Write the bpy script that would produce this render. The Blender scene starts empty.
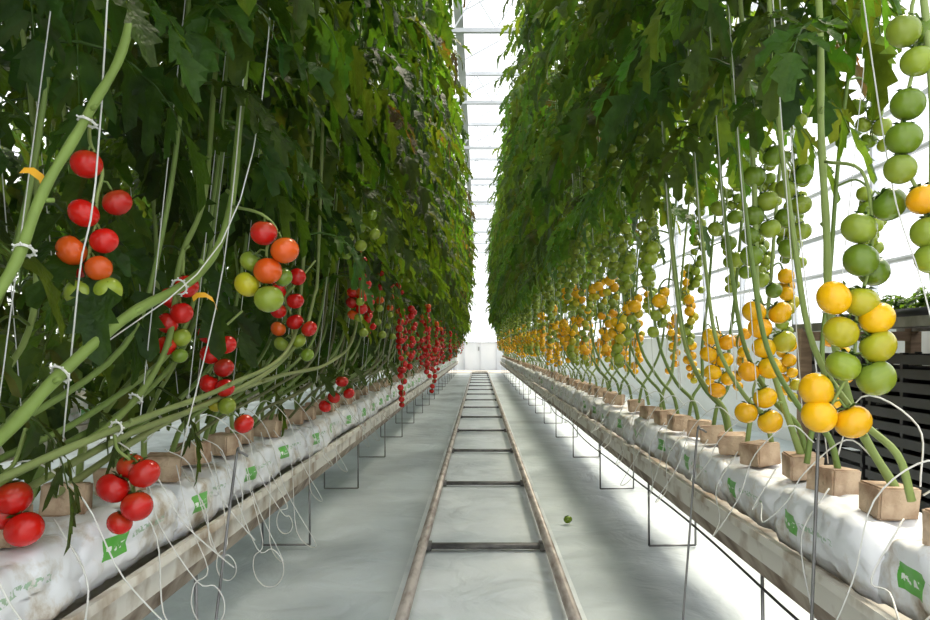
import bpy, bmesh, math, random
from mathutils import Vector, Matrix, noise

random.seed(7)
scene = bpy.context.scene
col = scene.collection
try:
    scene.view_settings.view_transform = 'Standard'
    scene.view_settings.look = 'None'
except Exception as e:
    print(e)

# ------------------------------------------------------------------ materials
def new_mat(name):
    m = bpy.data.materials.new(name); m.use_nodes = True
    nt = m.node_tree
    for n in list(nt.nodes): nt.nodes.remove(n)
    out = nt.nodes.new('ShaderNodeOutputMaterial')
    return m, nt, out

def principled(nt, color=(0.5,0.5,0.5), rough=0.5, metal=0.0, spec=0.5):
    p = nt.nodes.new('ShaderNodeBsdfPrincipled')
    p.inputs['Base Color'].default_value = (*color, 1)
    p.inputs['Roughness'].default_value = rough
    p.inputs['Metallic'].default_value = metal
    p.inputs['Specular IOR Level'].default_value = spec
    return p

def noisy_mat(name, c1, c2, scale=5, rough=0.5, metal=0.0, bump=0.0, bscale=None, spec=0.5, stretch=None, lo=0.35, hi=0.65, bdist=.02):
    m, nt, out = new_mat(name)
    p = principled(nt, c1, rough, metal, spec)
    tc = nt.nodes.new('ShaderNodeTexCoord')
    mp = nt.nodes.new('ShaderNodeMapping')
    if stretch: mp.inputs['Scale'].default_value = stretch
    nt.links.new(tc.outputs['Object'], mp.inputs['Vector'])
    n = nt.nodes.new('ShaderNodeTexNoise'); n.inputs['Scale'].default_value = scale; n.inputs['Detail'].default_value = 6
    nt.links.new(mp.outputs['Vector'], n.inputs['Vector'])
    r = nt.nodes.new('ShaderNodeValToRGB')
    r.color_ramp.elements[0].position = lo; r.color_ramp.elements[0].color = (*c1,1)
    r.color_ramp.elements[1].position = hi; r.color_ramp.elements[1].color = (*c2,1)
    nt.links.new(n.outputs['Fac'], r.inputs['Fac'])
    nt.links.new(r.outputs['Color'], p.inputs['Base Color'])
    if bump > 0:
        n2 = nt.nodes.new('ShaderNodeTexNoise'); n2.inputs['Scale'].default_value = bscale or scale*3; n2.inputs['Detail'].default_value = 5
        n2.inputs['Distortion'].default_value = 1.2
        nt.links.new(mp.outputs['Vector'], n2.inputs['Vector'])
        b = nt.nodes.new('ShaderNodeBump'); b.inputs['Strength'].default_value = bump; b.inputs['Distance'].default_value = bdist
        nt.links.new(n2.outputs['Fac'], b.inputs['Height'])
        nt.links.new(b.outputs['Normal'], p.inputs['Normal'])
    nt.links.new(p.outputs['BSDF'], out.inputs['Surface'])
    return m

def leaf_mat():
    m, nt, out = new_mat('leaf_green')
    at = nt.nodes.new('ShaderNodeAttribute'); at.attribute_name = 'Col'
    tc = nt.nodes.new('ShaderNodeTexCoord')
    n = nt.nodes.new('ShaderNodeTexNoise'); n.inputs['Scale'].default_value = 30
    nt.links.new(tc.outputs['Object'], n.inputs['Vector'])
    mul = nt.nodes.new('ShaderNodeMixRGB'); mul.blend_type = 'MULTIPLY'; mul.inputs['Fac'].default_value = 0.7
    nt.links.new(at.outputs['Color'], mul.inputs['Color1'])
    r = nt.nodes.new('ShaderNodeValToRGB')
    r.color_ramp.elements[0].position = 0.3; r.color_ramp.elements[0].color = (.5,.55,.45,1)
    r.color_ramp.elements[1].position = 0.7; r.color_ramp.elements[1].color = (1,1,1,1)
    nt.links.new(n.outputs['Fac'], r.inputs['Fac'])
    nt.links.new(r.outputs['Color'], mul.inputs['Color2'])
    p = principled(nt, rough=0.5, spec=0.25)
    nt.links.new(mul.outputs['Color'], p.inputs['Base Color'])
    b = nt.nodes.new('ShaderNodeBump'); b.inputs['Strength'].default_value = 0.7; b.inputs['Distance'].default_value = 0.012
    n2 = nt.nodes.new('ShaderNodeTexNoise'); n2.inputs['Scale'].default_value = 60
    nt.links.new(tc.outputs['Object'], n2.inputs['Vector'])
    nt.links.new(n2.outputs['Fac'], b.inputs['Height']); nt.links.new(b.outputs['Normal'], p.inputs['Normal'])
    t = nt.nodes.new('ShaderNodeBsdfTranslucent')
    br = nt.nodes.new('ShaderNodeMixRGB'); br.blend_type = 'MULTIPLY'; br.inputs['Fac'].default_value = 1
    br.inputs['Color2'].default_value = (4.6, 3.7, 1.0, 1)
    nt.links.new(mul.outputs['Color'], br.inputs['Color1']); nt.links.new(br.outputs['Color'], t.inputs['Color'])
    mx = nt.nodes.new('ShaderNodeMixShader'); mx.inputs['Fac'].default_value = 0.43
    nt.links.new(p.outputs['BSDF'], mx.inputs[1]); nt.links.new(t.outputs['BSDF'], mx.inputs[2])
    nt.links.new(mx.outputs['Shader'], out.inputs['Surface'])
    return m

def attr_mat(name, rough, spec=0.5, bump=0.0, coat=0.0):
    m, nt, out = new_mat(name)
    at = nt.nodes.new('ShaderNodeAttribute'); at.attribute_name = 'Col'
    p = principled(nt, rough=rough, spec=spec)
    tc = nt.nodes.new('ShaderNodeTexCoord')
    n = nt.nodes.new('ShaderNodeTexNoise'); n.inputs['Scale'].default_value = 25
    nt.links.new(tc.outputs['Object'], n.inputs['Vector'])
    r = nt.nodes.new('ShaderNodeValToRGB')
    r.color_ramp.elements[0].position = 0.3; r.color_ramp.elements[0].color = (.8,.8,.8,1)
    r.color_ramp.elements[1].position = 0.7
    nt.links.new(n.outputs['Fac'], r.inputs['Fac'])
    mul = nt.nodes.new('ShaderNodeMixRGB'); mul.blend_type = 'MULTIPLY'; mul.inputs['Fac'].default_value = 0.8
    nt.links.new(at.outputs['Color'], mul.inputs['Color1']); nt.links.new(r.outputs['Color'], mul.inputs['Color2'])
    nt.links.new(mul.outputs['Color'], p.inputs['Base Color'])
    p.inputs['Coat Weight'].default_value = coat
    p.inputs['Coat Roughness'].default_value = 0.12
    nt.links.new(p.outputs['BSDF'], out.inputs['Surface'])
    return m

M_LEAF = leaf_mat()
M_STEM = attr_mat('stem_green', 0.5, 0.3)
M_FRUIT = attr_mat('tomato_skin', 0.25, 0.4, coat=0.15)
M_STRING = noisy_mat('white_twine', (.62,.62,.58), (.75,.75,.72), 20, 0.7)
M_METAL = noisy_mat('galvanised_steel', (.16,.16,.16), (.3,.3,.3), 8, 0.45, 0.7)
M_RAIL = noisy_mat('worn_rail_steel', (.22,.175,.145), (.50,.45,.40), 30, 0.38, 0.2, stretch=(1,.25,1), lo=.3,hi=.6)
M_RUST = noisy_mat('dark_cross_steel', (.09,.09,.09), (.22,.21,.20), 12, 0.5, 0.4)
M_FLOOR = noisy_mat('white_ground_fabric', (.36,.41,.435), (.60,.67,.70), 1.3, 0.42, bump=.8, bscale=3.5, lo=.3, hi=.6, bdist=.03)
M_SHEET = noisy_mat('white_track_sheet', (.50,.55,.57), (.76,.81,.83), 2.4, 0.38, bump=.8, bscale=4, lo=.28, hi=.55, bdist=.03)
M_GUT = noisy_mat('cream_gutter_steel', (.32,.24,.16), (.66,.63,.56), 7, 0.5, lo=.36, hi=.52)
M_GUTR = noisy_mat('rusty_gutter_edge', (.13,.08,.045), (.38,.31,.24), 9, 0.6, lo=.36, hi=.6)
M_CUBE = noisy_mat('rockwool_brown_wrap', (.28,.17,.10), (.60,.46,.32), 14, 0.85, bump=.5)
M_BLACK = noisy_mat('black_plastic', (.010,.010,.012), (.022,.022,.026), 6, 0.5)
M_WOOD = noisy_mat('bench_timber', (.2,.13,.08), (.32,.22,.14), 6, 0.7, stretch=(1,1,6))
M_WHITE = noisy_mat('white_painted_metal', (.60,.62,.66), (.72,.74,.78), 3, 0.4)
M_PANEL = noisy_mat('white_end_panel', (.80,.84,.88), (.9,.92,.94), 1, 0.5)
M_CONC = noisy_mat('concrete_path', (.36,.33,.3), (.5,.46,.42), 2, 0.7)
M_TAG = noisy_mat('yellow_tag_plastic', (.85,.42,.02), (.9,.5,.04), 10, 0.5)

def glass_mat():
    m, nt, out = new_mat('greenhouse_glazing')
    t = nt.nodes.new('ShaderNodeBsdfTransparent'); t.inputs['Color'].default_value = (.95,.97,.98,1)
    g = nt.nodes.new('ShaderNodeBsdfDiffuse'); g.inputs['Color'].default_value = (.9,.93,.95,1)
    mx = nt.nodes.new('ShaderNodeMixShader'); mx.inputs['Fac'].default_value = 0.12
    nt.links.new(t.outputs[0], mx.inputs[1]); nt.links.new(g.outputs[0], mx.inputs[2])
    nt.links.new(mx.outputs[0], out.inputs['Surface'])
    return m
M_GLASS = glass_mat()

def bag_mat():
    m, nt, out = new_mat('white_growbag_film')
    p = principled(nt, (.8,.82,.84), 0.32)
    tc = nt.nodes.new('ShaderNodeTexCoord')
    oi = nt.nodes.new('ShaderNodeObjectInfo')
    sx = nt.nodes.new('ShaderNodeSeparateXYZ'); nt.links.new(tc.outputs['Object'], sx.inputs[0])
    def band(sock, c, hw):
        n = nt.nodes.new('ShaderNodeMath'); n.operation = 'COMPARE'
        nt.links.new(sock, n.inputs[0]); n.inputs[1].default_value = c; n.inputs[2].default_value = hw
        return n.outputs[0]
    def mulm(a,b,op='MULTIPLY'):
        n = nt.nodes.new('ShaderNodeMath'); n.operation = op
        nt.links.new(a, n.inputs[0])
        if isinstance(b,(int,float)): n.inputs[1].default_value = b
        else: nt.links.new(b, n.inputs[1])
        return n.outputs[0]
    lab = mulm(band(sx.outputs[1], .12, .045), band(sx.outputs[2], 0.005, .024))
    w = nt.nodes.new('ShaderNodeTexNoise'); w.inputs['Scale'].default_value = 90
    nt.links.new(tc.outputs['Object'], w.inputs['Vector'])
    gl = mulm(w.outputs['Fac'], 0.53, 'GREATER_THAN')
    gl2 = mulm(gl, mulm(band(sx.outputs[2], 0.003, .007), band(sx.outputs[1], .12, .036)))
    txt = mulm(mulm(band(sx.outputs[1], -.03, .085), band(sx.outputs[2], .012, .007)), mulm(w.outputs['Fac'], .52, 'GREATER_THAN'))
    vm = nt.nodes.new('ShaderNodeVectorMath'); vm.operation = 'ADD'
    nt.links.new(tc.outputs['Object'], vm.inputs[0])
    rs = mulm(oi.outputs['Random'], 37.0)
    nt.links.new(rs, vm.inputs[1])
    n = nt.nodes.new('ShaderNodeTexNoise'); n.inputs['Scale'].default_value = 8; n.inputs['Detail'].default_value = 9; n.inputs['Roughness'].default_value = .65
    nt.links.new(vm.outputs[0], n.inputs['Vector'])
    r = nt.nodes.new('ShaderNodeValToRGB')
    r.color_ramp.elements[0].position = .34; r.color_ramp.elements[0].color = (.40,.32,.23,1)
    r.color_ramp.elements[1].position = .50; r.color_ramp.elements[1].color = (.79,.81,.84,1)
    e = r.color_ramp.elements.new(.41); e.color = (.62,.59,.54,1)
    nt.links.new(n.outputs['Fac'], r.inputs['Fac'])
    def mix(fac, a, c):
        x = nt.nodes.new('ShaderNodeMixRGB'); nt.links.new(fac, x.inputs['Fac']); nt.links.new(a, x.inputs['Color1'])
        x.inputs['Color2'].default_value = (*c,1); return x.outputs[0]
    c = mix(lab, r.outputs['Color'], (.10,.42,.05))
    c = mix(gl2, c, (.8,.85,.8))
    c = mix(txt, c, (.35,.5,.35))
    nt.links.new(c, p.inputs['Base Color'])
    b = nt.nodes.new('ShaderNodeBump'); b.inputs['Strength'].default_value = .85; b.inputs['Distance'].default_value = .018
    v = nt.nodes.new('ShaderNodeTexVoronoi'); v.inputs['Scale'].default_value = 13; v.feature='SMOOTH_F1'
    dn = nt.nodes.new('ShaderNodeTexNoise'); dn.inputs['Scale'].default_value = 9
    nt.links.new(vm.outputs[0], dn.inputs['Vector'])
    vm2 = nt.nodes.new('ShaderNodeVectorMath'); vm2.operation='MULTIPLY_ADD'
    nt.links.new(dn.outputs['Color'], vm2.inputs[0]); vm2.inputs[1].default_value=(.12,.12,.12); nt.links.new(vm.outputs[0], vm2.inputs[2])
    nt.links.new(vm2.outputs[0], v.inputs['Vector']); nt.links.new(v.outputs['Distance'], b.inputs['Height'])
    nt.links.new(b.outputs['Normal'], p.inputs['Normal'])
    nt.links.new(p.outputs[0], out.inputs['Surface'])
    return m
M_BAG = bag_mat()

# ------------------------------------------------------------------ mesh builder
class MB:
    def __init__(s): s.v=[]; s.f=[]; s.m=[]; s.c=[]; s.mats=[]
    def mi(s, mat):
        if mat not in s.mats: s.mats.append(mat)
        return s.mats.index(mat)
    def face(s, idx, mi, c): s.f.append(idx); s.m.append(mi); s.c.append(c)
    def box(s, lo, hi, mat, c=(1,1,1)):
        k=s.mi(mat); b=len(s.v)
        for z in (lo[2],hi[2]):
            for y in (lo[1],hi[1]):
                for x in (lo[0],hi[0]): s.v.append((x,y,z))
        for q in ((0,2,3,1),(4,5,7,6),(0,1,5,4),(2,6,7,3),(0,4,6,2),(1,3,7,5)):
            s.face([b+i for i in q],k,c)
    def tube(s, pts, rad, n, mat, c=(1,1,1), cap=True):
        k=s.mi(mat); pts=[Vector(p) for p in pts]; N=len(pts)
        if not isinstance(rad,(list,tuple)): rad=[rad]*N
        prev=None; b=len(s.v)
        for i,p in enumerate(pts):
            t=(pts[min(i+1,N-1)]-pts[max(i-1,0)]).normalized()
            if prev is None:
                a=Vector((1,0,0)) if abs(t.x)<.9 else Vector((0,0,1))
                u=t.cross(a).normalized()
            else:
                u=(prev-t*prev.dot(t)).normalized()
            w=t.cross(u); prev=u
            for j in range(n):
                a=2*math.pi*j/n
                q=p+(u*math.cos(a)+w*math.sin(a))*rad[i]
                s.v.append(q[:])
        for i in range(N-1):
            for j in range(n):
                j2=(j+1)%n
                s.face([b+i*n+j,b+i*n+j2,b+(i+1)*n+j2,b+(i+1)*n+j],k,c)
        if cap:
            s.face([b+j for j in reversed(range(n))],k,c)
            s.face([b+(N-1)*n+j for j in range(n)],k,c)
    def sphere(s, ctr, r, mat, c, nu=12, nv=8, squash=.9, axis=None, c2=None):
        k=s.mi(mat); b=len(s.v); ctr=Vector(ctr)
        q=Vector((0,0,1)).rotation_difference(axis.normalized()) if axis is not None else None
        for i in range(1,nv):
            th=math.pi*i/nv
            for j in range(nu):
                ph=2*math.pi*j/nu
                rr=math.sin(th); zz=math.cos(th)*squash
                if zz>0: zz-=.16*math.exp(-(rr/.35)**2)
                p=Vector((rr*math.cos(ph),rr*math.sin(ph),zz))*r
                if q: p=q@p
                s.v.append((ctr+p)[:])
        top=Vector((0,0,squash-.2))*r; bot=Vector((0,0,-squash*.98))*r
        if q: top=q@top; bot=q@bot
        it=len(s.v); s.v.append((ctr+top)[:]); ib=len(s.v); s.v.append((ctr+bot)[:])
        for j in range(nu):
            j2=(j+1)%nu
            s.face([it,b+j,b+j2],k,c2 or c)
            s.face([ib,b+(nv-2)*nu+j2,b+(nv-2)*nu+j],k,c)
            for i in range(nv-2):
                cc=c
                if c2:
                    f=min(1,(i+1)/(nv*.5)); cc=tuple(c[x]*f+c2[x]*(1-f) for x in range(3))
                s.face([b+i*nu+j,b+(i+1)*nu+j,b+(i+1)*nu+j2,b+i*nu+j2],k,cc)
    def build(s, name, smooth=True):
        me=bpy.data.meshes.new(name)
        me.from_pydata(s.v,[],s.f)
        for m in s.mats: me.materials.append(m)
        me.polygons.foreach_set('material_index', s.m)
        me.polygons.foreach_set('use_smooth',[smooth]*len(s.f))
        ca=me.color_attributes.new('Col','FLOAT_COLOR','CORNER')
        buf=[]
        for f,c in zip(s.f,s.c):
            buf.extend((c[0],c[1],c[2],1.0)*len(f))
        ca.data.foreach_set('color',buf)
        me.update()
        return me

def put(name, me, loc=(0,0,0), rot=(0,0,0), sc=(1,1,1), parent=None):
    o=bpy.data.objects.new(name, me); o.location=loc; o.rotation_euler=rot; o.scale=sc
    col.objects.link(o)
    if parent: o.parent=parent
    return o

def crom(P, sub=6):
    P=[Vector(p) for p in P]; out=[]
    Q=[P[0]*2-P[1]]+P+[P[-1]*2-P[-2]]
    for i in range(1,len(Q)-2):
        p0,p1,p2,p3=Q[i-1:i+3]
        for k in range(sub):
            t=k/sub
            out.append(.5*((2*p1)+(p2-p0)*t+(2*p0-5*p1+4*p2-p3)*t*t+(3*p1-p0-3*p2+p3)*t**3))
    out.append(P[-1]); return out

# ------------------------------------------------------------------ foliage
ST=[(0,0),(.10,.66),(.18,.40),(.33,1.0),(.42,.58),(.57,.82),(.66,.42),(.82,.44),(1.0,0)]
def leaflet(mb, base, D, N, L, W, c, R, droop=.35):
    k=mb.mi(M_LEAF)
    D=D.normalized(); S=D.cross(N).normalized(); N=S.cross(D).normalized()
    fold=R.uniform(.1,.6); curl=R.uniform(-.15,.35)
    ph=R.uniform(0,6)
    def pt(t,u):
        au=abs(u)
        p=base+D*(t*L*(1-.12*t))+S*(u*W)+N*(au*W*fold - t*t*L*curl)
        p.z-=droop*L*t*t
        p.z+= .16*W*math.sin(11*t+u*3+ph)
        return p[:]
    mids=[]; ls=[]; rs=[]
    for i,(t,w) in enumerate(ST):
        mids.append(len(mb.v)); mb.v.append(pt(t,0))
        if w>0:
            off=.08 if i%2 else 0
            ls.append(len(mb.v)); mb.v.append(pt(t+off,-w*R.uniform(.85,1.1)))
            rs.append(len(mb.v)); mb.v.append(pt(t+off,w*R.uniform(.85,1.1)))
        else: ls.append(mids[-1]); rs.append(mids[-1])
    c2=tuple(x*R.uniform(.8,1.2) for x in c)
    for i in range(len(ST)-1):
        for side,cc in ((ls,c),(rs,c2)):
            f=[mids[i],mids[i+1]]
            if side[i+1]!=mids[i+1]: f.append(side[i+1])
            if side[i]!=mids[i]: f.append(side[i])
            if side is rs: f=f[::-1]
            mb.face(f,k,cc)

def leaf(mb, base, az, L, R, c, up=.35, simple=False):
    base=Vector(base); h=Vector((math.cos(az),math.sin(az),0))
    n=6; ang=up; p=base.copy(); pts=[p.copy()]; T=[]
    bend=R.uniform(.20,.36)
    for i in range(n):
        t=h*math.cos(ang)+Vector((0,0,1))*math.sin(ang); T.append(t)
        p=p+t*(L/n); pts.append(p.copy()); ang=max(ang-bend,-1.35)
    T.append(T[-1])
    if R.random()<.01: c=(.08,.06,.025)
    stemc=(c[0]*1.8,c[1]*1.6,c[2]*1.4)
    mb.tube(pts,[.0045,.004,.0035,.003,.0025,.002,.0015],3,M_STEM,stemc,cap=False)
    Z=Vector((0,0,1))
    roll=R.uniform(-.6,.6)
    for (i,l) in ((2,.22),(3,.30),(4,.32),(5,.27)):
        if simple and i==2: continue
        S=T[i].cross(Z).normalized(); N=S.cross(T[i])
        for sg in (-1,1):
            if R.random()<.06: continue
            a=R.uniform(.3,.9)
            D=S*sg*math.cos(a)+T[i]*math.sin(a)
            NN=(N+S*roll+Vector((R.uniform(-.5,.5),R.uniform(-.5,.5),0))).normalized()
            ll=L*l*R.uniform(.8,1.2)
            leaflet(mb, pts[i]+T[i]*R.uniform(0,L*.06), D, NN, ll, ll*R.uniform(.29,.38), c, R, R.uniform(.2,.8))
            if not simple and i in (3,4) and R.random()<.8:
                ll*=.42; D=S*sg
                leaflet(mb, pts[i]-T[i]*L*.06, D, NN, ll, ll*.36, c, R, .4)
    S=T[-1].cross(Z).normalized(); N=S.cross(T[-1])
    ll=L*.36*R.uniform(.9,1.2)
    leaflet(mb, pts[-1], T[-1], (N+S*roll).normalized(), ll, ll*.36, c, R, .2)

RED=(.60,.010,.006); RED2=(.50,.013,.007); ORA=(.70,.10,.008)
YEL=(.90,.48,.005); YEL2=(.88,.40,.005)
GRN=(.16,.25,.018); GRN2=(.27,.35,.032); OLV=(.50,.44,.018)
STEMC=(.17,.25,.06); STEML=(.26,.34,.10)

def calyx(mb, p, ax, r, R):
    k=mb.mi(M_STEM); ax=ax.normalized()
    u=ax.orthogonal().normalized(); w=ax.cross(u)
    for i in range(5):
        a=2*math.pi*i/5+R.uniform(-.2,.2)
        d=u*math.cos(a)+w*math.sin(a); sd=ax.cross(d)
        b=len(mb.v); l=r*R.uniform(.6,.8)
        mb.v += [(p+sd*r*.1)[:],(p-sd*r*.1)[:],(p+d*l*.6+ax*l*.22-sd*r*.09)[:],(p+d*l+ax*l*.1)[:],(p+d*l*.6+ax*l*.22+sd*r*.09)[:]]
        mb.face([b,b+1,b+2,b+3,b+4],k,(.08,.16,.03))

def fruit(mb, p, r, c, R, hi=False, att=None):
    ax=Vector((R.uniform(-.5,.5),R.uniform(-.5,.5),1))
    if att is not None:
        ax=(Vector(att)-Vector(p)).normalized()*.8+Vector((0,0,.5))
    ax.normalize()
    j=R.uniform(.88,1.1); c=(min(c[0]*j,.92),min(c[1]*j,.9),c[2])
    c2=None
    if hi and c[0]>.4 and R.random()<.5: c2=(c[0]*.75,c[1]*.9+.07,c[2]+.01)
    if hi and c[1]>c[0]: c2=(c[0]*.6,c[1]*.75,c[2])
    if hi: mb.sphere(p,r,M_FRUIT,c,20,12,R.uniform(.86,.95),ax,c2)
    else: mb.sphere(p,r,M_FRUIT,c,10,7,.9,ax)
    top=Vector(p)+ax*r*.76
    calyx(mb, top, ax, r*(1.0 if hi else .8), R)
    if att is not None:
        mid=(top+Vector(att))*.5+Vector((0,0,r*.3))
        mb.tube([att,mid,top],[.0025,.0022,.0025],4,M_STEM,STEMC,cap=False)

def truss_chain(mb, base, out, n, cols, r, R, length, reach=.08, hi=False):
    base=Vector(base); out=Vector(out).normalized()
    pts=[base, base+out*reach*.6+Vector((0,0,.012)), base+out*reach+Vector((0,0,-.02))]
    for i in range(4):
        pts.append(base+out*(reach+R.uniform(-.008,.012))+Vector((R.uniform(-.01,.01),R.uniform(-.015,.015),-.03-length*(i+1)/4)))
    P=crom(pts,4)
    mb.tube(P,[.0035]*(len(P)-6)+[.0025]*6,4,M_STEM,STEMC,cap=False)
    side=Vector((0,0,1)).cross(out)
    for i in range(n):
        f=i/max(n-1,1)
        k=8+int((len(P)-9)*f); att=P[k]
        sg=1 if i%2 else -1
        a=R.uniform(-.7,.7)
        d=side*sg*math.cos(a)+out*math.sin(a)*.8
        p=att+d*r*1.02+Vector((0,0,-r*.55))
        fruit(mb,p,r*R.uniform(.82,1.12)*(1-.12*f),cols(f,R),R,hi,att)

def col_red(f,R): return R.choice((RED,RED,RED2,RED)) if f<.8 or R.random()<.4 else R.choice((ORA,GRN2))
def col_redmix(f,R): return RED2 if f<.35 else (ORA if f<.6 else GRN2)
def col_green(f,R): return R.choice((GRN,GRN2,GRN2))
def col_yel(f,R): return R.choice((YEL,YEL,YEL2)) if f<.75 or R.random()<.5 else OLV
def col_yelmix(f,R): return YEL if f<.3 else (OLV if f<.55 else GRN2)

def plant(name, a, kind, seed, zl0, run, lean, step=.09, simple=False, fruits=True, top=4.15, leafs=1.0, zf0=0, old=True, dark=1.0):
    R=random.Random(seed); mb=MB()
    jx=R.uniform(-.03,.03)
    path=[(0,0,.60),(a*.02,run*.1,.69),(a*.07,run*.45,.76),(a*(.11+jx),run*.85,.90),(a*(.14+jx),run,1.12),
          (a*(.16+jx+lean*.12),run+.03,1.55),(a*(.17+lean*.45),run+R.uniform(-.04,.06),2.4),(a*(.17+lean*.75),run+.04,3.2),(a*(.17+lean),run+.03,top)]
    P=crom(path,5)
    rad=[.0080-.004*i/len(P) for i in range(len(P))]
    mb.tube(P,rad,6,M_STEM,STEML if R.random()<.4 else STEMC)
    if run>.5 and old and R.random()<.6:
        y0=-.3; Q=crom([(a*.03,y0,.60),(a*.08,y0+.2,.68),(a*.12,y0+.6,.72+R.uniform(-.02,.04)),(a*.11,y0+1.1,.86),(a*.10,y0+1.35,1.2),(a*.05,y0+1.4,1.8)],4)
        mb.tube(Q,.006,5,M_STEM,(.13,.14,.05))
    topp=Vector(path[-1]); 
    mb.tube([(a*(.13+jx),run*.9,.75),(a*(.19+lean*.5),run+.03,2.5),topp],.0014,3,M_STRING,(1,1,1),cap=False)
    def at(z):
        for i in range(len(P)-1):
            if P[i].z<=z<=P[i+1].z:
                t=(z-P[i].z)/max(P[i+1].z-P[i].z,1e-5); return P[i].lerp(P[i+1],t)
        return P[-1]
    z=zl0; az=R.uniform(0,6.28)
    while z<top+.05:
        az+=2.4+R.uniform(-.5,.5)
        L=R.uniform(.32,.44)*leafs
        if z<zl0+.25: L*=.8
        if z>top-.4: L*=.75
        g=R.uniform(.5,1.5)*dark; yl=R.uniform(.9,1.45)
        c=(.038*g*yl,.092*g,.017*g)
        leaf(mb,at(min(z,top)),az,L,R,c,R.uniform(0,.6),simple)
        z+=step*R.uniform(.8,1.2)
    if fruits:
        out=lambda s: (a*1.0,R.uniform(-.7,.7)*s,0)
        if kind=='red':
            zs=[(1.36,col_redmix),(1.18,col_red),(1.0,col_red)]
            R.shuffle(zs); zs=zs[:R.choice((0,1,1,2))]
            for zz,cf in zs:
                truss_chain(mb,at(zz+R.uniform(-.05,.05)),out(.6),R.choice((7,9,12)),cf,R.uniform(.020,.025),R,R.uniform(.18,.36),R.uniform(.04,.14))
            if R.random()<.5: truss_chain(mb,at(1.6),out(.6),7,col_green,.022,R,.2,.1)
        else:
            rows=((1.85,col_green),(1.66,col_green),(1.48,col_green),(1.31,R.choice((col_green,col_green,col_yelmix))),(1.15,R.choice((col_yel,col_yel,col_yelmix))),(.99,R.choice((col_yel,col_yel,col_yel,col_yelmix))))
            for zz,cf in rows:
                if zz<zf0 or R.random()<.16: continue
                truss_chain(mb,at(zz+R.uniform(-.06,.06)),out(1.4),R.choice((6,7,9)),cf,R.uniform(.023,.028),R,R.uniform(.12,.2),R.uniform(.03,.10))
    return mb.build(name)

def scatter(meshes, xc, y0, y1, dy, R, rz=.25):
    y=y0
    while y<y1:
        me=R.choice(meshes)
        put('tomato_plant',me,(xc+R.uniform(-.02,.02),y+R.uniform(-.05,.05),0),(0,0,R.uniform(-rz,rz)*.4),(1,R.uniform(.9,1.1),1))
        y+=dy
Rr=random.Random(3)
XC=.86
left_near=[plant('tomato_plant_mesh',+1,'red',110+i,1.44,.75,.22,fruits=False,step=.055,old=False,dark=.9) for i in range(3)]
left_in =[plant('tomato_plant_mesh',+1,'red',10+i,1.25,.75,.22,dark=.92) for i in range(8)]
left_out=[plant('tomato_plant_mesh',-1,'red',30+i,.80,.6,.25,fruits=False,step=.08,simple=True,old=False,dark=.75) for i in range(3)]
right_near=[plant('tomato_plant_mesh',-1,'yel',150+i,1.58,.15,.13,fruits=False,step=.055,dark=1.1) for i in range(2)]
right_in=[plant('tomato_plant_mesh',-1,'yel',50+i,1.55,.15,.13,dark=1.1) for i in range(8)]
right_out=[plant('tomato_plant_mesh',+1,'yel',70+i,1.80,.15,.22,step=.12,simple=True,fruits=True,dark=1.1) for i in range(3)]
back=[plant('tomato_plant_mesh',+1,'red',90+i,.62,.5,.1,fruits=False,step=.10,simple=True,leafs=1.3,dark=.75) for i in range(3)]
scatter(left_near,-XC,.40,2.6,.29,Rr)
scatter(left_in,-XC,2.6,26.8,.33,Rr)
scatter(left_out,-XC,.0,26.8,.34,Rr)
scatter(back,-2.6,-1,26.8,.36,Rr)
scatter(back,-4.3,-1,26.8,.6,Rr)
scatter(right_near,XC,1.55,2.7,.27,Rr)
scatter(right_in,XC,2.75,27.2,.33,Rr)
scatter(right_out,XC,2.0,27.2,.45,Rr)

# ------------------------------------------------------------------ hero stems & trusses
def hero_stem(pts, r0, r1, c, leaves=(), seed=1, clips=()):
    R=random.Random(seed); mb=MB(); P=crom(pts,8)
    n=len(P); mb.tube(P,[r0+(r1-r0)*i/n+.0006*math.sin(i*1.3) for i in range(n)],10,M_STEM,c)
    for i in leaves:
        k=min(int(i*n),n-1)
        g=R.uniform(.6,1.2)
        leaf(mb,P[k],R.uniform(0,6.28),R.uniform(.24,.32),R,(.036*g,.092*g,.016*g),R.uniform(.1,.5))
    for k in range(6,n-4,9):
        d=Vector((R.uniform(-1,1),R.uniform(-1,1),R.uniform(.1,.6))).normalized()
        mb.tube([P[k],P[k]+d*(r0+.012)],[r0*.5,r0*.4],6,M_STEM,c)
    for i in clips:
        k=min(int(i*n),n-2); p=P[k]; t=(P[k+1]-P[k]).normalized(); u=t.orthogonal().normalized(); w=t.cross(u)
        ring=[p+u*.004+(u*math.cos(2*math.pi*j/16)+w*math.sin(2*math.pi*j/16))*(r0+.004) for j in range(17)]
        mb.tube(ring,.0022,5,M_STRING)
        for j in range(0,16,2):
            q=ring[j]; mb.tube([q,q+(q-p).normalized()*.005],.0018,4,M_STRING)
    return put('tomato_plant',mb.build('tomato_vine_mesh'))

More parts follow.
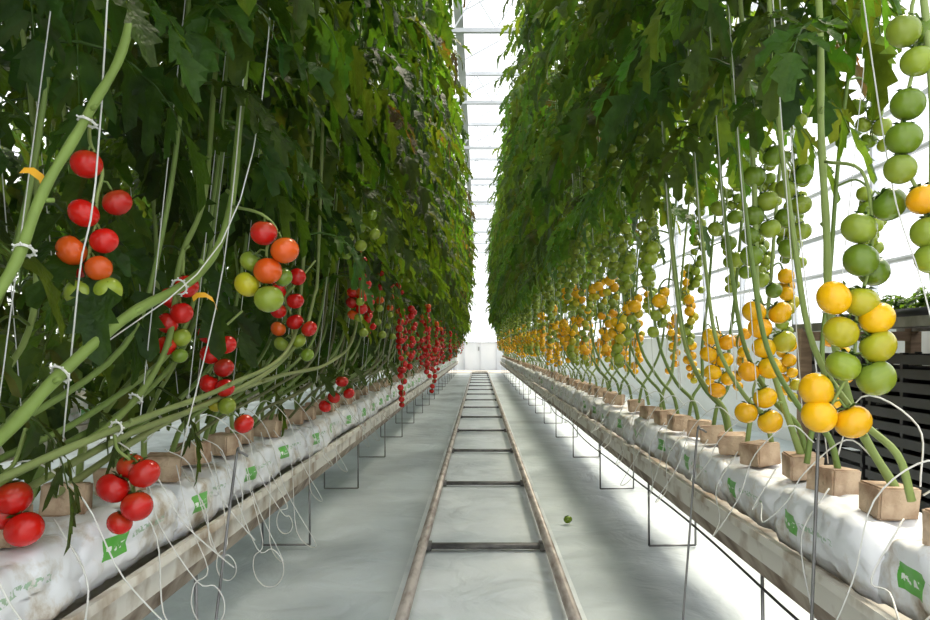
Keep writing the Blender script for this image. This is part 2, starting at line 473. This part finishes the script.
HS=(.20,.29,.065)
HA=hero_stem([(-.74,.95,.66),(-.73,1.2,.76),(-.69,1.3,.854),(-.64,1.45,.96),(-.60,1.7,1.06),(-.57,1.8,1.2),(-.545,1.8,1.42),(-.52,1.82,1.75),(-.5,1.85,2.3),(-.45,1.9,3.2),(-.42,1.9,4.1)],.0115,.006,HS,(.66,.69,.73,.77,.82,.9),5,(.2,.36))
HB=hero_stem([(-.70,.9,.80),(-.667,1.1,.98),(-.66,1.2,1.14),(-.615,1.25,1.275),(-.574,1.3,1.44),(-.55,1.3,1.8),(-.5,1.35,2.6),(-.45,1.4,4.1)],.009,.006,HS,(.69,.74,.82,.9),6,(.2,.42))
HC=hero_stem([(-.86,1.1,.60),(-.80,1.35,.68),(-.747,1.6,.742),(-.695,1.75,.893),(-.68,1.8,1.1),(-.64,1.85,1.27),(-.62,1.9,1.7),(-.5,2.0,3.0),(-.45,2.0,4.1)],.008,.005,(.18,.25,.06),(.73,.76,.8,.9),8,(.3,))
HD=hero_stem([(-.86,1.3,.60),(-.78,1.7,.70),(-.70,2.1,.76),(-.62,2.5,.86),(-.58,2.75,1.05),(-.56,2.8,1.5),(-.5,2.85,4.1)],.008,.005,(.22,.27,.09),(.76,.8,.9),9,())
HE=hero_stem([(-.86,1.6,.60),(-.75,1.9,.72),(-.66,2.5,.80),(-.60,3.2,.84),(-.56,3.6,1.0),(-.55,3.7,1.6),(-.5,3.8,4.1)],.008,.005,(.24,.28,.10),(.76,.8,.9),11,())
HF=hero_stem([(-.86,.9,.60),(-.74,1.25,.70),(-.66,1.55,.76),(-.64,2.0,.80),(-.60,2.5,.90),(-.60,2.7,1.2),(-.55,2.75,2.2),(-.5,2.8,4.1)],.0075,.005,(.20,.25,.08),(.72,.8,.9),15,(.25,))
HR1=hero_stem([(.86,1.62,.60),(.80,1.68,.75),(.74,1.66,.95),(.73,1.66,1.15),(.71,1.64,1.35),(.70,1.64,1.7),(.64,1.7,2.6),(.55,1.75,4.1)],.0095,.006,(.26,.34,.10),(.66,.70,.74,.84,.9),12,(.3,))
HR2=hero_stem([(.88,1.40,.60),(.86,1.44,.8),(.84,1.46,1.05),(.83,1.45,1.4),(.80,1.5,2.0),(.7,1.6,4.1)],.009,.006,(.28,.36,.12),(.75,.85,.93),13,(.25,))
HR3=hero_stem([(.86,2.1,.60),(.80,2.12,.8),(.76,2.15,1.0),(.74,2.15,1.5),(.66,2.2,2.6),(.55,2.2,4.1)],.009,.006,(.26,.34,.10),(.60,.64,.68,.74,.84,.9),14,())

def hero_truss(anchor, k, fr, r, seed, parent=None, stem_to=None):
    R=random.Random(seed); mb=MB(); A=Vector(anchor)
    F=[(A+Vector((u*k,w*k,-d*k)),c,s) for (u,d,w,c,s) in fr]
    cy=sum(q[0].y for q in F)/len(F)
    zlow=min(q[0].z for q in F)
    pts=[]
    if stem_to: pts.append(Vector(stem_to))
    pts.append(A)
    nseg=5
    for i in range(1,nseg+1):
        z=A.z+(zlow+.02-A.z)*i/nseg
        near=[q for q in F if abs(q[0].z-z)<.06] or F
        mx=sum(q[0].x for q in near)/len(near)
        pts.append(Vector((mx,cy+.004,z)))
    P=crom(pts,5); mb.tube(P,.0035,6,M_STEM,STEML)
    for p,c,s in F:
        best=min(P,key=lambda q:(q-(p+Vector((0,0,r*.9)))).length)
        fruit(mb,p,r*s,c,R,True,best)
    return put('tomato_truss',mb.build('tomato_truss_mesh'),parent=parent)

hero_truss((-.69,1.40,1.267),.00178,[(-3,24,0,RED,1),(-6,73,0,RED,1),(22,60,12,RED2,.95),(-18,110,0,ORA,1),(13,100,3,RED,.9),(10,128,-2,ORA,.85),(-20,124,18,RED,.8),(-10,153,0,GRN2,.98),(16,150,4,GRN2,.95)],.0275,1,HB,(-.62,1.27,1.30))
hero_truss((-.475,1.72,1.19),.00218,[(3,19,0,RED,.95),(25,37,-4,ORA,1),(7,57,0,ORA,1),(-15,70,6,OLV,.95),(8,85,0,GRN2,1.05),(-14,46,14,GRN2,.8),(18,62,16,GRN,.7)],.031,2,HA,(-.56,1.8,1.22))
hero_truss((-.67,1.78,1.032),.0023,[(5,-2,0,RED,1),(0,24,0,RED,.95),(-14,9,8,RED,.9),(-14,34,0,RED2,.9),(-3,48,6,GRN2,.85),(-15,56,0,RED,.85),(-2,66,0,GRN,.7)],.0272,3,HC,(-.68,1.82,1.12))
hero_truss((-.69,2.12,.944),.00269,[(-14,4,0,RED,1),(5,14,-2,RED,1),(-12,24,0,RED,1),(2,37,0,RED2,1),(3,57,0,RED,.95),(-14,53,3,RED,.95),(5,75,0,GRN2,.9),(-8,74,6,OLV,.8),(22,93,0,RED,1)],.0275,4,HD,(-.66,2.2,1.0))
hero_truss((-.60,2.58,1.103),.00326,[(-16,4,0,RED,1),(2,-8,0,RED,1),(0,16,0,RED,1),(-17,26,0,RED,.95),(-1,37,3,RED,1),(-17,44,0,ORA,.9),(14,44,0,RED,.95),(-14,59,0,GRN2,.9),(2,56,5,GRN2,.9),(12,70,0,GRN,.8)],.0285,5,HD,(-.57,2.75,1.2))
hero_truss((-.62,3.6,.78),.00456,[(-1,8,0,RED,1),(-9,24,0,RED,1),(-18,33,0,RED,1),(6,20,0,RED,.9)],.03,6,HE,(-.58,3.6,.95))
hero_truss((-.80,1.36,.70),.00172,[(-2,34,0,RED,1.05),(10,66,0,RED,1.05),(-16,52,6,RED,1),(-28,20,5,RED2,1)],.031,7,HC,(-.78,1.36,.76))
hero_truss((-.715,1.56,.70),.00197,[(-4,40,0,RED,1.05),(20,58,0,RED,1),(26,26,4,RED2,1),(0,76,6,RED,.8),(8,20,14,RED,.9)],.031,8,HC,(-.74,1.6,.74))
hero_truss((-.45,1.9,1.80),.0024,[(4,30,0,GRN2,1),(-12,15,4,GRN2,.9),(6,50,6,GRN,.8),(-10,-4,0,GRN2,.9),(-16,35,4,GRN,.9)],.028,9,HA,(-.5,1.86,1.84))
hero_truss((-.50,3.1,1.45),.0040,[(-6,12,0,GRN2,1),(8,20,0,GRN,.9),(-4,28,3,GRN2,1),(9,38,0,GRN2,.9),(-6,46,2,GRN,.9),(22,26,4,GRN2,.9),(20,8,0,GRN,.8)],.027,10,HE,(-.54,3.3,1.48))
hero_truss((-.55,3.55,1.18),.0045,[(-4,8,0,RED,1),(6,12,0,RED,1),(-5,18,0,RED2,1),(5,24,0,RED,1),(-4,30,0,ORA,.9),(10,0,0,RED,.9)],.027,12,HE,(-.56,3.65,1.25))
for i,(x,y,z,n,l,sd) in enumerate(((-.50,5.1,1.12,20,.60,1),(-.46,5.35,1.14,13,.38,2),(-.38,5.8,1.18,18,.5,3),(-.36,6.3,.86,10,.32,4),(-.50,6.9,1.15,12,.4,5),(-.42,8.0,1.12,14,.45,6),(-.58,4.2,1.15,7,.18,7),(-.45,9.6,1.1,12,.4,8),(-.42,11.6,1.1,12,.4,9))):
    R=random.Random(200+sd); mb=MB()
    truss_chain(mb,(x-.1,y,z+.05),(1,0,0),n,lambda f,R: RED if f>.12 else R.choice((RED,ORA)),.024,R,l,.1)
    put('tomato_truss',mb.build('tomato_chain_mesh'),parent=HE)
hero_truss((.735,1.52,1.24),.00192,[(28,34,0,GRN,1),(-2,58,0,GRN2,1),(0,90,0,GRN,1),(-28,128,-2,YEL,1.0),(2,132,3,OLV,1.0),(-20,162,0,OLV,1.0),(16,148,0,YEL,1),(18,176,2,OLV,1.05),(15,208,0,GRN2,1.1),(-16,196,4,GRN2,1.0),(-44,220,2,YEL,1),(-42,246,0,YEL,1.02),(-8,252,0,YEL,1.05),(20,100,14,GRN,.9)],.0335,21,HR1,(.71,1.62,1.28))
hero_truss((.80,1.46,1.53),.00185,[(-8,25,0,GRN2,.95),(6,55,0,GRN2,.95),(-4,98,0,GRN,.95),(-8,132,0,GRN,1),(-10,162,3,GRN2,.9),(12,193,0,YEL2,.95),(17,226,0,GRN2,1),(20,252,0,GRN2,.95),(34,210,9,OLV,.95),(18,22,8,GRN,.9)],.0325,22,HR2,(.83,1.45,1.6))
hero_truss((.78,2.15,1.42),.00272,[(8,0,0,GRN,1),(-10,20,3,GRN,1),(2,45,0,GRN2,1),(-12,60,0,GRN,.95),(6,72,4,GRN2,.95),(-14,100,0,GRN,1),(-14,80,3,GRN,.9)],.031,23,HR3,(.75,2.15,1.46))
hero_truss((.88,2.20,1.38),.00278,[(8,0,0,GRN,1),(-8,14,3,GRN2,1),(6,30,0,GRN2,1),(-10,44,0,GRN,.95),(8,56,4,GRN2,.95),(-6,74,0,GRN,1)],.030,33,HR3,(.80,2.15,1.46))
hero_truss((.765,2.12,1.00),.00268,[(-10,2,0,YEL,1),(-4,18,0,YEL2,1),(16,3,0,YEL,1),(20,32,0,OLV,1),(1,38,3,YEL,1),(6,58,0,YEL,1),(1,88,0,YEL,1),(6,112,0,YEL,1.05),(-18,103,0,YEL,.95),(-14,62,4,YEL2,.9)],.032,24,HR3,(.76,2.15,1.05))
hero_truss((.82,2.7,.95),.0034,[(-8,4,0,YEL,1),(8,10,0,YEL2,1),(-10,22,2,YEL,1),(6,28,0,YEL,1),(-6,40,0,YEL,1),(10,46,3,YEL,.9),(-2,58,0,YEL2,1)],.03,25,HR3,(.78,2.6,1.0))
hero_truss((.80,2.55,1.36),.0033,[(-8,4,0,GRN2,1),(8,12,0,GRN,1),(-10,24,2,GRN2,1),(2,38,0,GRN,1),(10,54,0,GRN2,1),(20,66,3,GRN,.9),(34,74,0,GRN2,1),(46,84,0,GRN,1)],.027,26,HR3,(.78,2.5,1.4))

def multi_tube(name, lines, r, mat, n=6, sub=6, parent=None):
    mb=MB()
    for L in lines: mb.tube(crom(L,sub) if len(L)>2 else L, r, n, mat)
    return put(name, mb.build(name+'_mesh'), parent=parent)

for (x,y,z,ry,h) in ((-.69,1.22,1.155,.4,HB),(-.60,1.72,1.0,-.3,HA)):
    mb=MB(); pts=[(-.02,0,.004),(-.008,0,.01),(.008,.002,.006),(.02,.004,-.008),(.022,.004,-.03)]
    k=mb.mi(M_TAG)
    for i,p in enumerate(pts):
        mb.v += [(p[0],p[1]-.005,p[2]),(p[0],p[1]+.005,p[2]+.012)]
        if i: b=len(mb.v)-4; mb.face([b,b+1,b+3,b+2],k,(1,1,1))
    put('vine_tag',mb.build('vine_tag_mesh'),(x,y,z),(0,ry,.3),parent=h)

for L,h in (([(-.72,1.35,.84),(-.52,1.72,1.22),(-.46,1.85,2.2),(-.4,1.9,4.2)],HA),
          ([(-.80,1.5,.62),(-.66,1.3,1.0),(-.60,1.28,1.5),(-.5,1.3,4.2)],HB),
          ([(-.66,1.75,.66),(-.56,1.78,1.2),(-.5,1.8,2.2),(-.45,1.85,4.2)],HA),
          ([(.86,1.35,.62),(.80,1.42,1.0),(.76,1.50,1.35),(.66,1.6,2.6),(.6,1.7,4.2)],HR2),
          ([(.84,1.9,.62),(.76,1.9,1.3),(.68,1.95,2.6),(.6,2.0,4.2)],HR1)):
    multi_tube('training_string',[L],.0016,M_STRING,4,parent=h)

R=random.Random(77)
for side in (-1,1):
    for i in range(34):
        y=1.05+i*.31
        a=-side; x0=side*.84
        z1=R.uniform(.30,.5)
        out=R.uniform(.08,.15)
        if side<0 and y<3.2:
            out=R.uniform(.12,.24); z1=R.uniform(.14,.42)
        L=[(x0,y,.66),(x0+a*.05,y+.03,.70),(x0+a*(.12),y+.08,.62),(x0+a*(.11+out*.35),y+.12,(.62+z1)/2),(x0+a*(.08+out),y+.2,z1),(x0+a*(.09+out*.4),y+.33,z1+.02),(x0+a*.13,y+.38,.48),(x0+a*.06,y+.4,.585)]
        multi_tube('drip_tube',[L],.0019,M_STRING,4,5)
lines=[]
for i in range(4):
    y0=1.75+i*.26; cx=-.66+R.uniform(-.02,.04); cz=R.uniform(.24,.36); rr=R.uniform(.04,.07)
    L=[(-.80,y0,.64),(-.745,y0+.02,.60),(-.72,y0+.03,.5)]
    t0=R.uniform(1.4,2.2)
    for j in range(9):
        a=t0-j*.75; L.append((cx+rr*math.cos(a)*.8,y0+.04+.014*j,cz+rr*math.sin(a)))
    L+= [(-.73,y0+.24,.46),(-.77,y0+.26,.60)]
    lines.append(L)
multi_tube('drip_line_coil',lines,.0017,M_STRING,4,4)
multi_tube('drip_tube',[[(.88,1.3,.6),(.86,1.25,.75),(.93,1.3,.82),(.98,1.5,.7),(.9,1.6,.6)]],.0022,M_STRING,4)
multi_tube('drip_tube',[[(.9,2.0,.6),(.92,1.9,.78),(1.0,1.8,.72),(.95,1.7,.6)]],.0022,M_STRING,4)

for (x0,y0,x1,y1,z1) in ((-.62,1.75,-.60,1.95,.62),(.66,1.60,.70,1.62,.80),(.60,2.35,.69,2.5,.62)):
    mb=MB(); mb.tube(crom([(x0,y0,0),((x0+x1)/2,(y0+y1)/2,z1*.5),(x1,y1,z1),(x1+.01,y1,z1+.02),(x1+.03,y1,z1+.01)],4),.0035,6,M_METAL)
    put('steel_stake',mb.build('steel_stake_mesh'))

# ------------------------------------------------------------------ gutters, bags, cubes
YA,YB=-.6,27.6
def gutter(side):
    mb=MB(); k=mb.mi(M_GUT); k2=mb.mi(M_GUTR); xi=side*.725; xo=side*1.0
    prof=[(xi-side*.012,.425),(xi-side*.014,.405),(xi,.405),(xi+side*.003,.345),(xi+side*.03,.29),(xo-side*.03,.29),(xo-side*.003,.345),(xo,.405),(xo+side*.014,.405),(xo+side*.012,.425),
          (xo-side*.012,.42),(xo-side*.016,.345),(xo-side*.04,.31),(xi+side*.04,.31),(xi+side*.016,.345),(xi+side*.012,.42)]
    n=len(prof); ny=80
    for i in range(ny+1):
        y=YA+(YB-YA)*i/ny
        for p in prof: mb.v.append((p[0]+.003*noise.noise(Vector((y*2,p[1]*5,side))),y,p[1]))
    for i in range(ny):
        for j in range(n):
            j2=(j+1)%n; f=[i*n+j,i*n+j2,(i+1)*n+j2,(i+1)*n+j]
            mb.face(f if side<0 else f[::-1],k2 if j in (1,3,4,5) else k,(1,1,1))
    mb.face(list(range(n)),k,(1,1,1)); mb.face([ny*n+j for j in range(n)],k,(1,1,1))
    return put('growing_gutter',mb.build('growing_gutter_mesh',False))
GL=gutter(-1); GR=gutter(1)
mb=MB()
mb.tube([(-.11,0,.295),(-.11,-.01,.012)],.005,6,M_METAL); mb.tube([(-.11,-.01,.012),(.10,0,.012)],.005,6,M_METAL); mb.tube([(.10,0,.012),(.10,.0,.295)],.005,6,M_METAL)
leg=mb.build('gutter_leg_mesh')
for side,g in ((-1,GL),(1,GR)):
    y=.7
    while y<27:
        put('leg',leg,(side*.87,y,0),(0,0,0 if side>0 else math.pi),parent=g); y+=1.42

def bag_mesh(seed):
    R=random.Random(seed); bm=bmesh.new(); bmesh.ops.create_cube(bm,size=1)
    bmesh.ops.subdivide_edges(bm,edges=bm.edges[:],cuts=19,use_grid_fill=True)
    sag=R.uniform(-.01,.012); bul=R.uniform(-.008,.012)
    for v in bm.verts:
        x,y,z=v.co*2
        rr=(abs(x)**9+abs(z)**9)**(1/9); m=max(abs(x),abs(z),1e-6)
        s=m/max(rr,1e-6) if rr>0 else 1
        ya=abs(y)
        e=1-.10*max(0,ya-.75)/.25
        ez=1-.5*max(0,ya-.8)/.2
        x2=x*s*e; z2=z*s*ez
        p=Vector((x2*.108,y*.254,z2*.068-(.068*(1-ez))*.5))
        if z>0: p.z+=sag*(1-y*y)
        p.x+= bul*(1-z*z)*x
        q=Vector((p.x*9+seed*7,p.y*9,p.z*9))
        nn=noise.noise(q)*.014+(abs(noise.noise(q*2.1))-.25)*.020
        d=Vector((x2,y*.2,z2)).normalized()
        v.co=p+d*nn
        if z<-.9: v.co.z=-.068
    me=bpy.data.meshes.new('growbag_mesh'); bm.to_mesh(me); bm.free(); me.materials.append(M_BAG)
    for p in me.polygons: p.use_smooth=True
    return me
bags=[bag_mesh(i) for i in range(6)]
def cube_mesh(seed):
    R=random.Random(seed); bm=bmesh.new(); bmesh.ops.create_cube(bm,size=1)
    bmesh.ops.bevel(bm,geom=bm.edges[:],offset=.05,segments=2,affect='EDGES')
    for v in bm.verts:
        v.co=Vector((v.co.x*.085,v.co.y*.085,v.co.z*.065))*(1+.1*noise.noise(v.co*3+Vector((seed,0,0))))
    me=bpy.data.meshes.new('rockwool_cube_mesh'); bm.to_mesh(me); bm.free(); me.materials.append(M_CUBE); return me
cubes=[cube_mesh(i) for i in range(4)]
R=random.Random(5)
for side in (-1,1):
    y=.3
    while y<27.3:
        put('growbag',R.choice(bags),(side*.862+R.uniform(-.01,.01),y,.48),(0,R.uniform(-.05,.05),(0 if side>0 else math.pi)+R.uniform(-.05,.05)),(1,1,R.uniform(.9,1.08)))
        for dy in (-.13,.11):
            if R.random()<.85:
                put('rockwool_cube',R.choice(cubes),(side*.845+R.uniform(-.02,.02),y+dy+R.uniform(-.03,.03),.583),(R.uniform(-.1,.1),R.uniform(-.1,.1),R.uniform(-.4,.4)))
        y+=.485
for xc in (-2.6,-4.3):
    mb=MB(); mb.box((xc-.13,YA,.3),(xc+.13,YB,.41),M_GUT)
    put('growing_gutter',mb.build('growing_gutter_mesh',False))
    y=0
    while y<27: put('growbag',R.choice(bags),(xc,y,.48)); y+=.485

for x in (-.43,-1.25,.52,1.2):
    mb=MB(); mb.tube([(x,YA,4.2),(x,YB,4.2)],.003,5,M_METAL); put('crop_wire',mb.build('crop_wire_mesh'))
pts=[(.735+.01*math.sin(y*3.1)+.012*math.sin(y*.9),y,.275+.012*math.sin(y*2.3)) for y in [1.2+.15*i for i in range(60)]]
mb=MB(); mb.tube(pts,.004,6,M_BLACK); put('feed_hose',mb.build('feed_hose_mesh'),parent=GR)

# ------------------------------------------------------------------ pipe rail track
mb=MB()
XL,XR=-.238,.295
for x in (XL,XR):
    mb.tube([(x,-.5,.062),(x,26.3,.062)],.021,12,M_RAIL)
y=1.87
while y<26.3:
    mb.box((XL,y-.022,.018),(XR,y+.022,.036),M_RUST)
    for x in (XL,XR): mb.box((x-.03,y-.035,.012),(x+.03,y+.035,.042),M_RUST)
    y+=1.6
mb.tube(crom([(XL,26.3,.062),(XL+.03,26.5,.062),(.03,26.58,.062),(XR-.03,26.5,.062),(XR,26.3,.062)],5),.021,10,M_RAIL)
put('pipe_rail_track',mb.build('pipe_rail_track_mesh'))

# ------------------------------------------------------------------ floor
def sheet(name,x0,x1,y0,y1,z,amp,nx,ny,mat,fr=1.5):
    mb=MB(); k=mb.mi(mat)
    for j in range(ny+1):
        y=y0+(y1-y0)*j/ny
        for i in range(nx+1):
            x=x0+(x1-x0)*i/nx
            n=noise.noise(Vector((x*fr*2,y*fr,z*50)))+.5*noise.noise(Vector((x*fr*5,y*fr*3,z*9)))
            n+=.8*(.5-abs(noise.noise(Vector((x*2.2+y*.8,y*2.6-x*1.5,3.3)))))**3*3
            mb.v.append((x,y,z+amp*n))
    for j in range(ny):
        for i in range(nx):
            b=j*(nx+1)+i; mb.face([b,b+1,b+nx+2,b+nx+1],k,(1,1,1))
    return put(name,mb.build(name+'_mesh'))
mb=MB(); mb.box((-9.6,-6,-.2),(3.1,33,-.025),M_FLOOR); put('floor',mb.build('floor_mesh',False))
sheet('ground_fabric',-3.0,XL-.04,-1,26.6,0,.010,60,500,M_FLOOR)
sheet('ground_fabric',XR+.04,3.0,-1,26.6,0,.010,60,500,M_FLOOR)
sheet('track_sheet',XL-.06,XR+.06,-1,26.5,.004,.005,16,500,M_SHEET)
mb=MB(); mb.box((-9.6,27.7,-.019),(3.1,30.9,.0),M_CONC); put('concrete_path',mb.build('path_mesh',False))
mb=MB(); fruit(mb,(.45,4.0,.027),.022,GRN,random.Random(1),True); put('fallen_tomato',mb.build('fallen_tomato_mesh'))

# ------------------------------------------------------------------ greenhouse shell
EZ=4.7; RZ=5.9
bays=[(-9.6,-6.55),(-6.55,-3.5),(-3.5,-.23),(-.23,3.05)]
mb=MB(); k=mb.mi(M_GLASS)
for (x0,x1) in bays:
    xm=(x0+x1)/2; b=len(mb.v)
    mb.v+=[(x0,-6,EZ),(x0,31,EZ),(xm,31,RZ-.3),(xm,-6,RZ-.3),(x1,31,EZ),(x1,-6,EZ)]
    mb.face([b,b+1,b+2,b+3],k,(1,1,1)); mb.face([b+3,b+2,b+4,b+5],k,(1,1,1))
roof=put('ceiling',mb.build('ceiling_mesh',False))
mb=MB()
for (x0,x1) in bays:
    xm=(x0+x1)/2
    mb.box((xm-.03,-6,RZ-.33),(xm+.03,31,RZ-.27),M_WHITE)
    mb.box((x0-.05,-6,EZ-.08),(x0+.05,31,EZ),M_WHITE)
    y=-6
    while y<31:
        mb.tube([(x0,y,EZ),(xm,y,RZ-.3)],.012,4,M_WHITE); mb.tube([(xm,y,RZ-.3),(x1,y,EZ)],.012,4,M_WHITE)
        y+=1.5
put('roof_frame',mb.build('roof_frame_mesh',False))
mb=MB()
w0,w1=-3.5,2.95
mb.box((w0,-.025,0),(w1,.025,.045),M_WHITE); mb.box((w0,-.025,.40),(w1,.025,.445),M_WHITE)
n=14
for i in range(n):
    xa=w0+(w1-w0)*i/n; xb=w0+(w1-w0)*(i+1)/n
    mb.tube([(xa,0,.04),((xa+xb)/2,0,.42)],.009,5,M_WHITE); mb.tube([((xa+xb)/2,0,.42),(xb,0,.04)],.009,5,M_WHITE)
tr=mb.build('roof_truss_mesh',False)
y=-4
while y<31: put('roof_truss',tr,(0,y,4.28)); y+=2.5

mb=MB()
X=3.0
mb.box((X-.04,-6,0),(X+.06,31,1.05),M_PANEL)
for z in (1.08,1.85,2.6,3.4,4.6): mb.box((X-.03,-6,z-.02),(X+.03,31,z+.02),M_WHITE)
y=-6
while y<=31:
    mb.box((X-.025,y-.02,1.05),(X+.025,y+.02,4.7),M_WHITE); y+=1.5
for z in (1.5,2.2):
    mb.tube([(2.88,-5,z),(2.88,30,z)],.022,8,M_WHITE)
    for i in range(18): mb.box((2.87,-4+i*1.95,z-.01),(X,-3.98+i*1.95,z+.01),M_WHITE)
k=mb.mi(M_GLASS); b=len(mb.v); mb.v+=[(X,-6,1.05),(X,31,1.05),(X,31,4.7),(X,-6,4.7)]; mb.face([b,b+1,b+2,b+3],k,(1,1,1))
put('wall_right',mb.build('wall_right_mesh',False))
mb=MB(); Y=31
mb.box((-9.6,Y,0),(3.05,Y+.08,1.05),M_PANEL)
for x in (-9.6,-6.5,-3.4,-1.0,1.1,3.0): mb.box((x-.03,Y-.02,0),(x+.03,Y,5.4),M_WHITE)
for z in (1.07,3.4,4.7): mb.box((-9.6,Y-.03,z-.03),(3.05,Y+.03,z+.03),M_WHITE)
k=mb.mi(M_GLASS); b=len(mb.v); mb.v+=[(-9.6,Y+.02,1.05),(3.05,Y+.02,1.05),(3.05,Y+.02,5.6),(-9.6,Y+.02,5.6)]; mb.face([b,b+1,b+2,b+3],k,(1,1,1))
put('wall_end',mb.build('wall_end_mesh',False))
Yd=Y-.05
mb=MB(); mb.box((-.55,Yd-.05,0),(.65,Yd-.01,1.05),M_PANEL)
for (a0,a1,b0,b1) in ((-.6,-.55,0,1.1),(.65,.7,0,1.1),(-.6,.7,1.05,1.1),(.03,.05,0,1.05)): mb.box((a0,Yd-.08,b0),(a1,Yd-.04,b1),M_WHITE)
mb.box((-.03,Yd-.1,.75),(-.01,Yd-.05,.9),M_METAL)
put('door_1',mb.build('door_mesh',False))
mb=MB(); mb.box((-9.7,-6,0),(-9.6,31,4.7),M_PANEL); put('wall_left',mb.build('wall_left_mesh',False))

# ------------------------------------------------------------------ bench with black crates & seedlings on the right
mb=MB()
for y in [.5+1.55*i for i in range(4)]:
    for x in (2.12,2.83): mb.box((x-.035,y-.035,0),(x+.035,y+.035,1.02),M_WOOD)
    mb.box((2.1,y-.03,.94),(2.85,y+.03,1.0),M_WOOD)
mb.box((2.1,.3,1.0),(2.15,5.3,1.05),M_METAL); mb.box((2.8,.3,1.0),(2.85,5.3,1.05),M_METAL)
for i in range(14): 
    x=2.16+i*.047; mb.box((x,.3,1.02),(x+.02,5.3,1.035),M_METAL)
put('potting_bench',mb.build('bench_mesh',False))
mb=MB()
for lev in range(6):
    z=lev*.145
    for (x0,x1,y0,y1) in ((-.28,.28,-.38,-.35),(-.28,.28,.35,.38),(-.28,-.25,-.35,.35),(.25,.28,-.35,.35)):
        mb.box((x0,y0,z+.015),(x1,y1,z+.06),M_BLACK); mb.box((x0,y0,z+.085),(x1,y1,z+.135),M_BLACK); 
    mb.box((-.26,-.36,z+.01),(.26,.36,z+.02),M_BLACK)
    for sx in (-.27,.25):
        for sy in (-.37,0,.34): mb.box((sx,sy,z+.0),(sx+.03,sy+.03,z+.145),M_BLACK)
crate=mb.build('crate_stack_mesh',False)
for i in range(6): put('plastic_crate_stack',crate,(2.48,.9+.8*i+.02,0.0))
seed_meshes=[]
for s in range(3):
    R=random.Random(400+s); mb=MB()
    mb.box((-.25,-.25,0),(.25,.25,.05),M_BLACK)
    for i in range(26):
        x,y=R.uniform(-.2,.2),R.uniform(-.22,.22); h=R.uniform(.04,.12)
        mb.tube([(x,y,.05),(x,y,.05+h)],.003,4,M_STEM,STEMC)
        for j in range(6):
            az=R.uniform(0,6.28); D=Vector((math.cos(az),math.sin(az),.3))
            g=R.uniform(.8,1.3); leaflet(mb,Vector((x,y,.05+h*R.uniform(.4,1))),D,Vector((0,0,1)),R.uniform(.05,.09),.025,(.04*g,.09*g,.02*g),R)
    seed_meshes.append(mb.build('seedling_tray_mesh'))
for i in range(8): put('seedling_tray',random.Random(i).choice(seed_meshes),(2.47,.8+.56*i,1.05))

# ------------------------------------------------------------------ light
w=bpy.data.worlds.new('World'); scene.world=w; w.use_nodes=True
bg=w.node_tree.nodes['Background']; bg.inputs['Color'].default_value=(.985,.98,.98,1); bg.inputs['Strength'].default_value=2.15
sun=bpy.data.lights.new('sun','SUN'); sun.energy=8.5; sun.angle=math.radians(18); sun.color=(1,.89,.70)
so=bpy.data.objects.new('sun_light',sun); col.objects.link(so)
d=Vector((-.45,-.55,-1.0)).normalized()
so.rotation_euler=d.to_track_quat('-Z','Y').to_euler()

cam=bpy.data.cameras.new('camera'); co=bpy.data.objects.new('camera',cam); col.objects.link(co)
co.location=(0,0,.9); co.rotation_euler=(math.radians(90),0,0)
cam.sensor_width=36; cam.lens=790/930*36; cam.shift_x=-14/930; cam.shift_y=37/930
cam.clip_start=.05; cam.clip_end=200
scene.camera=co
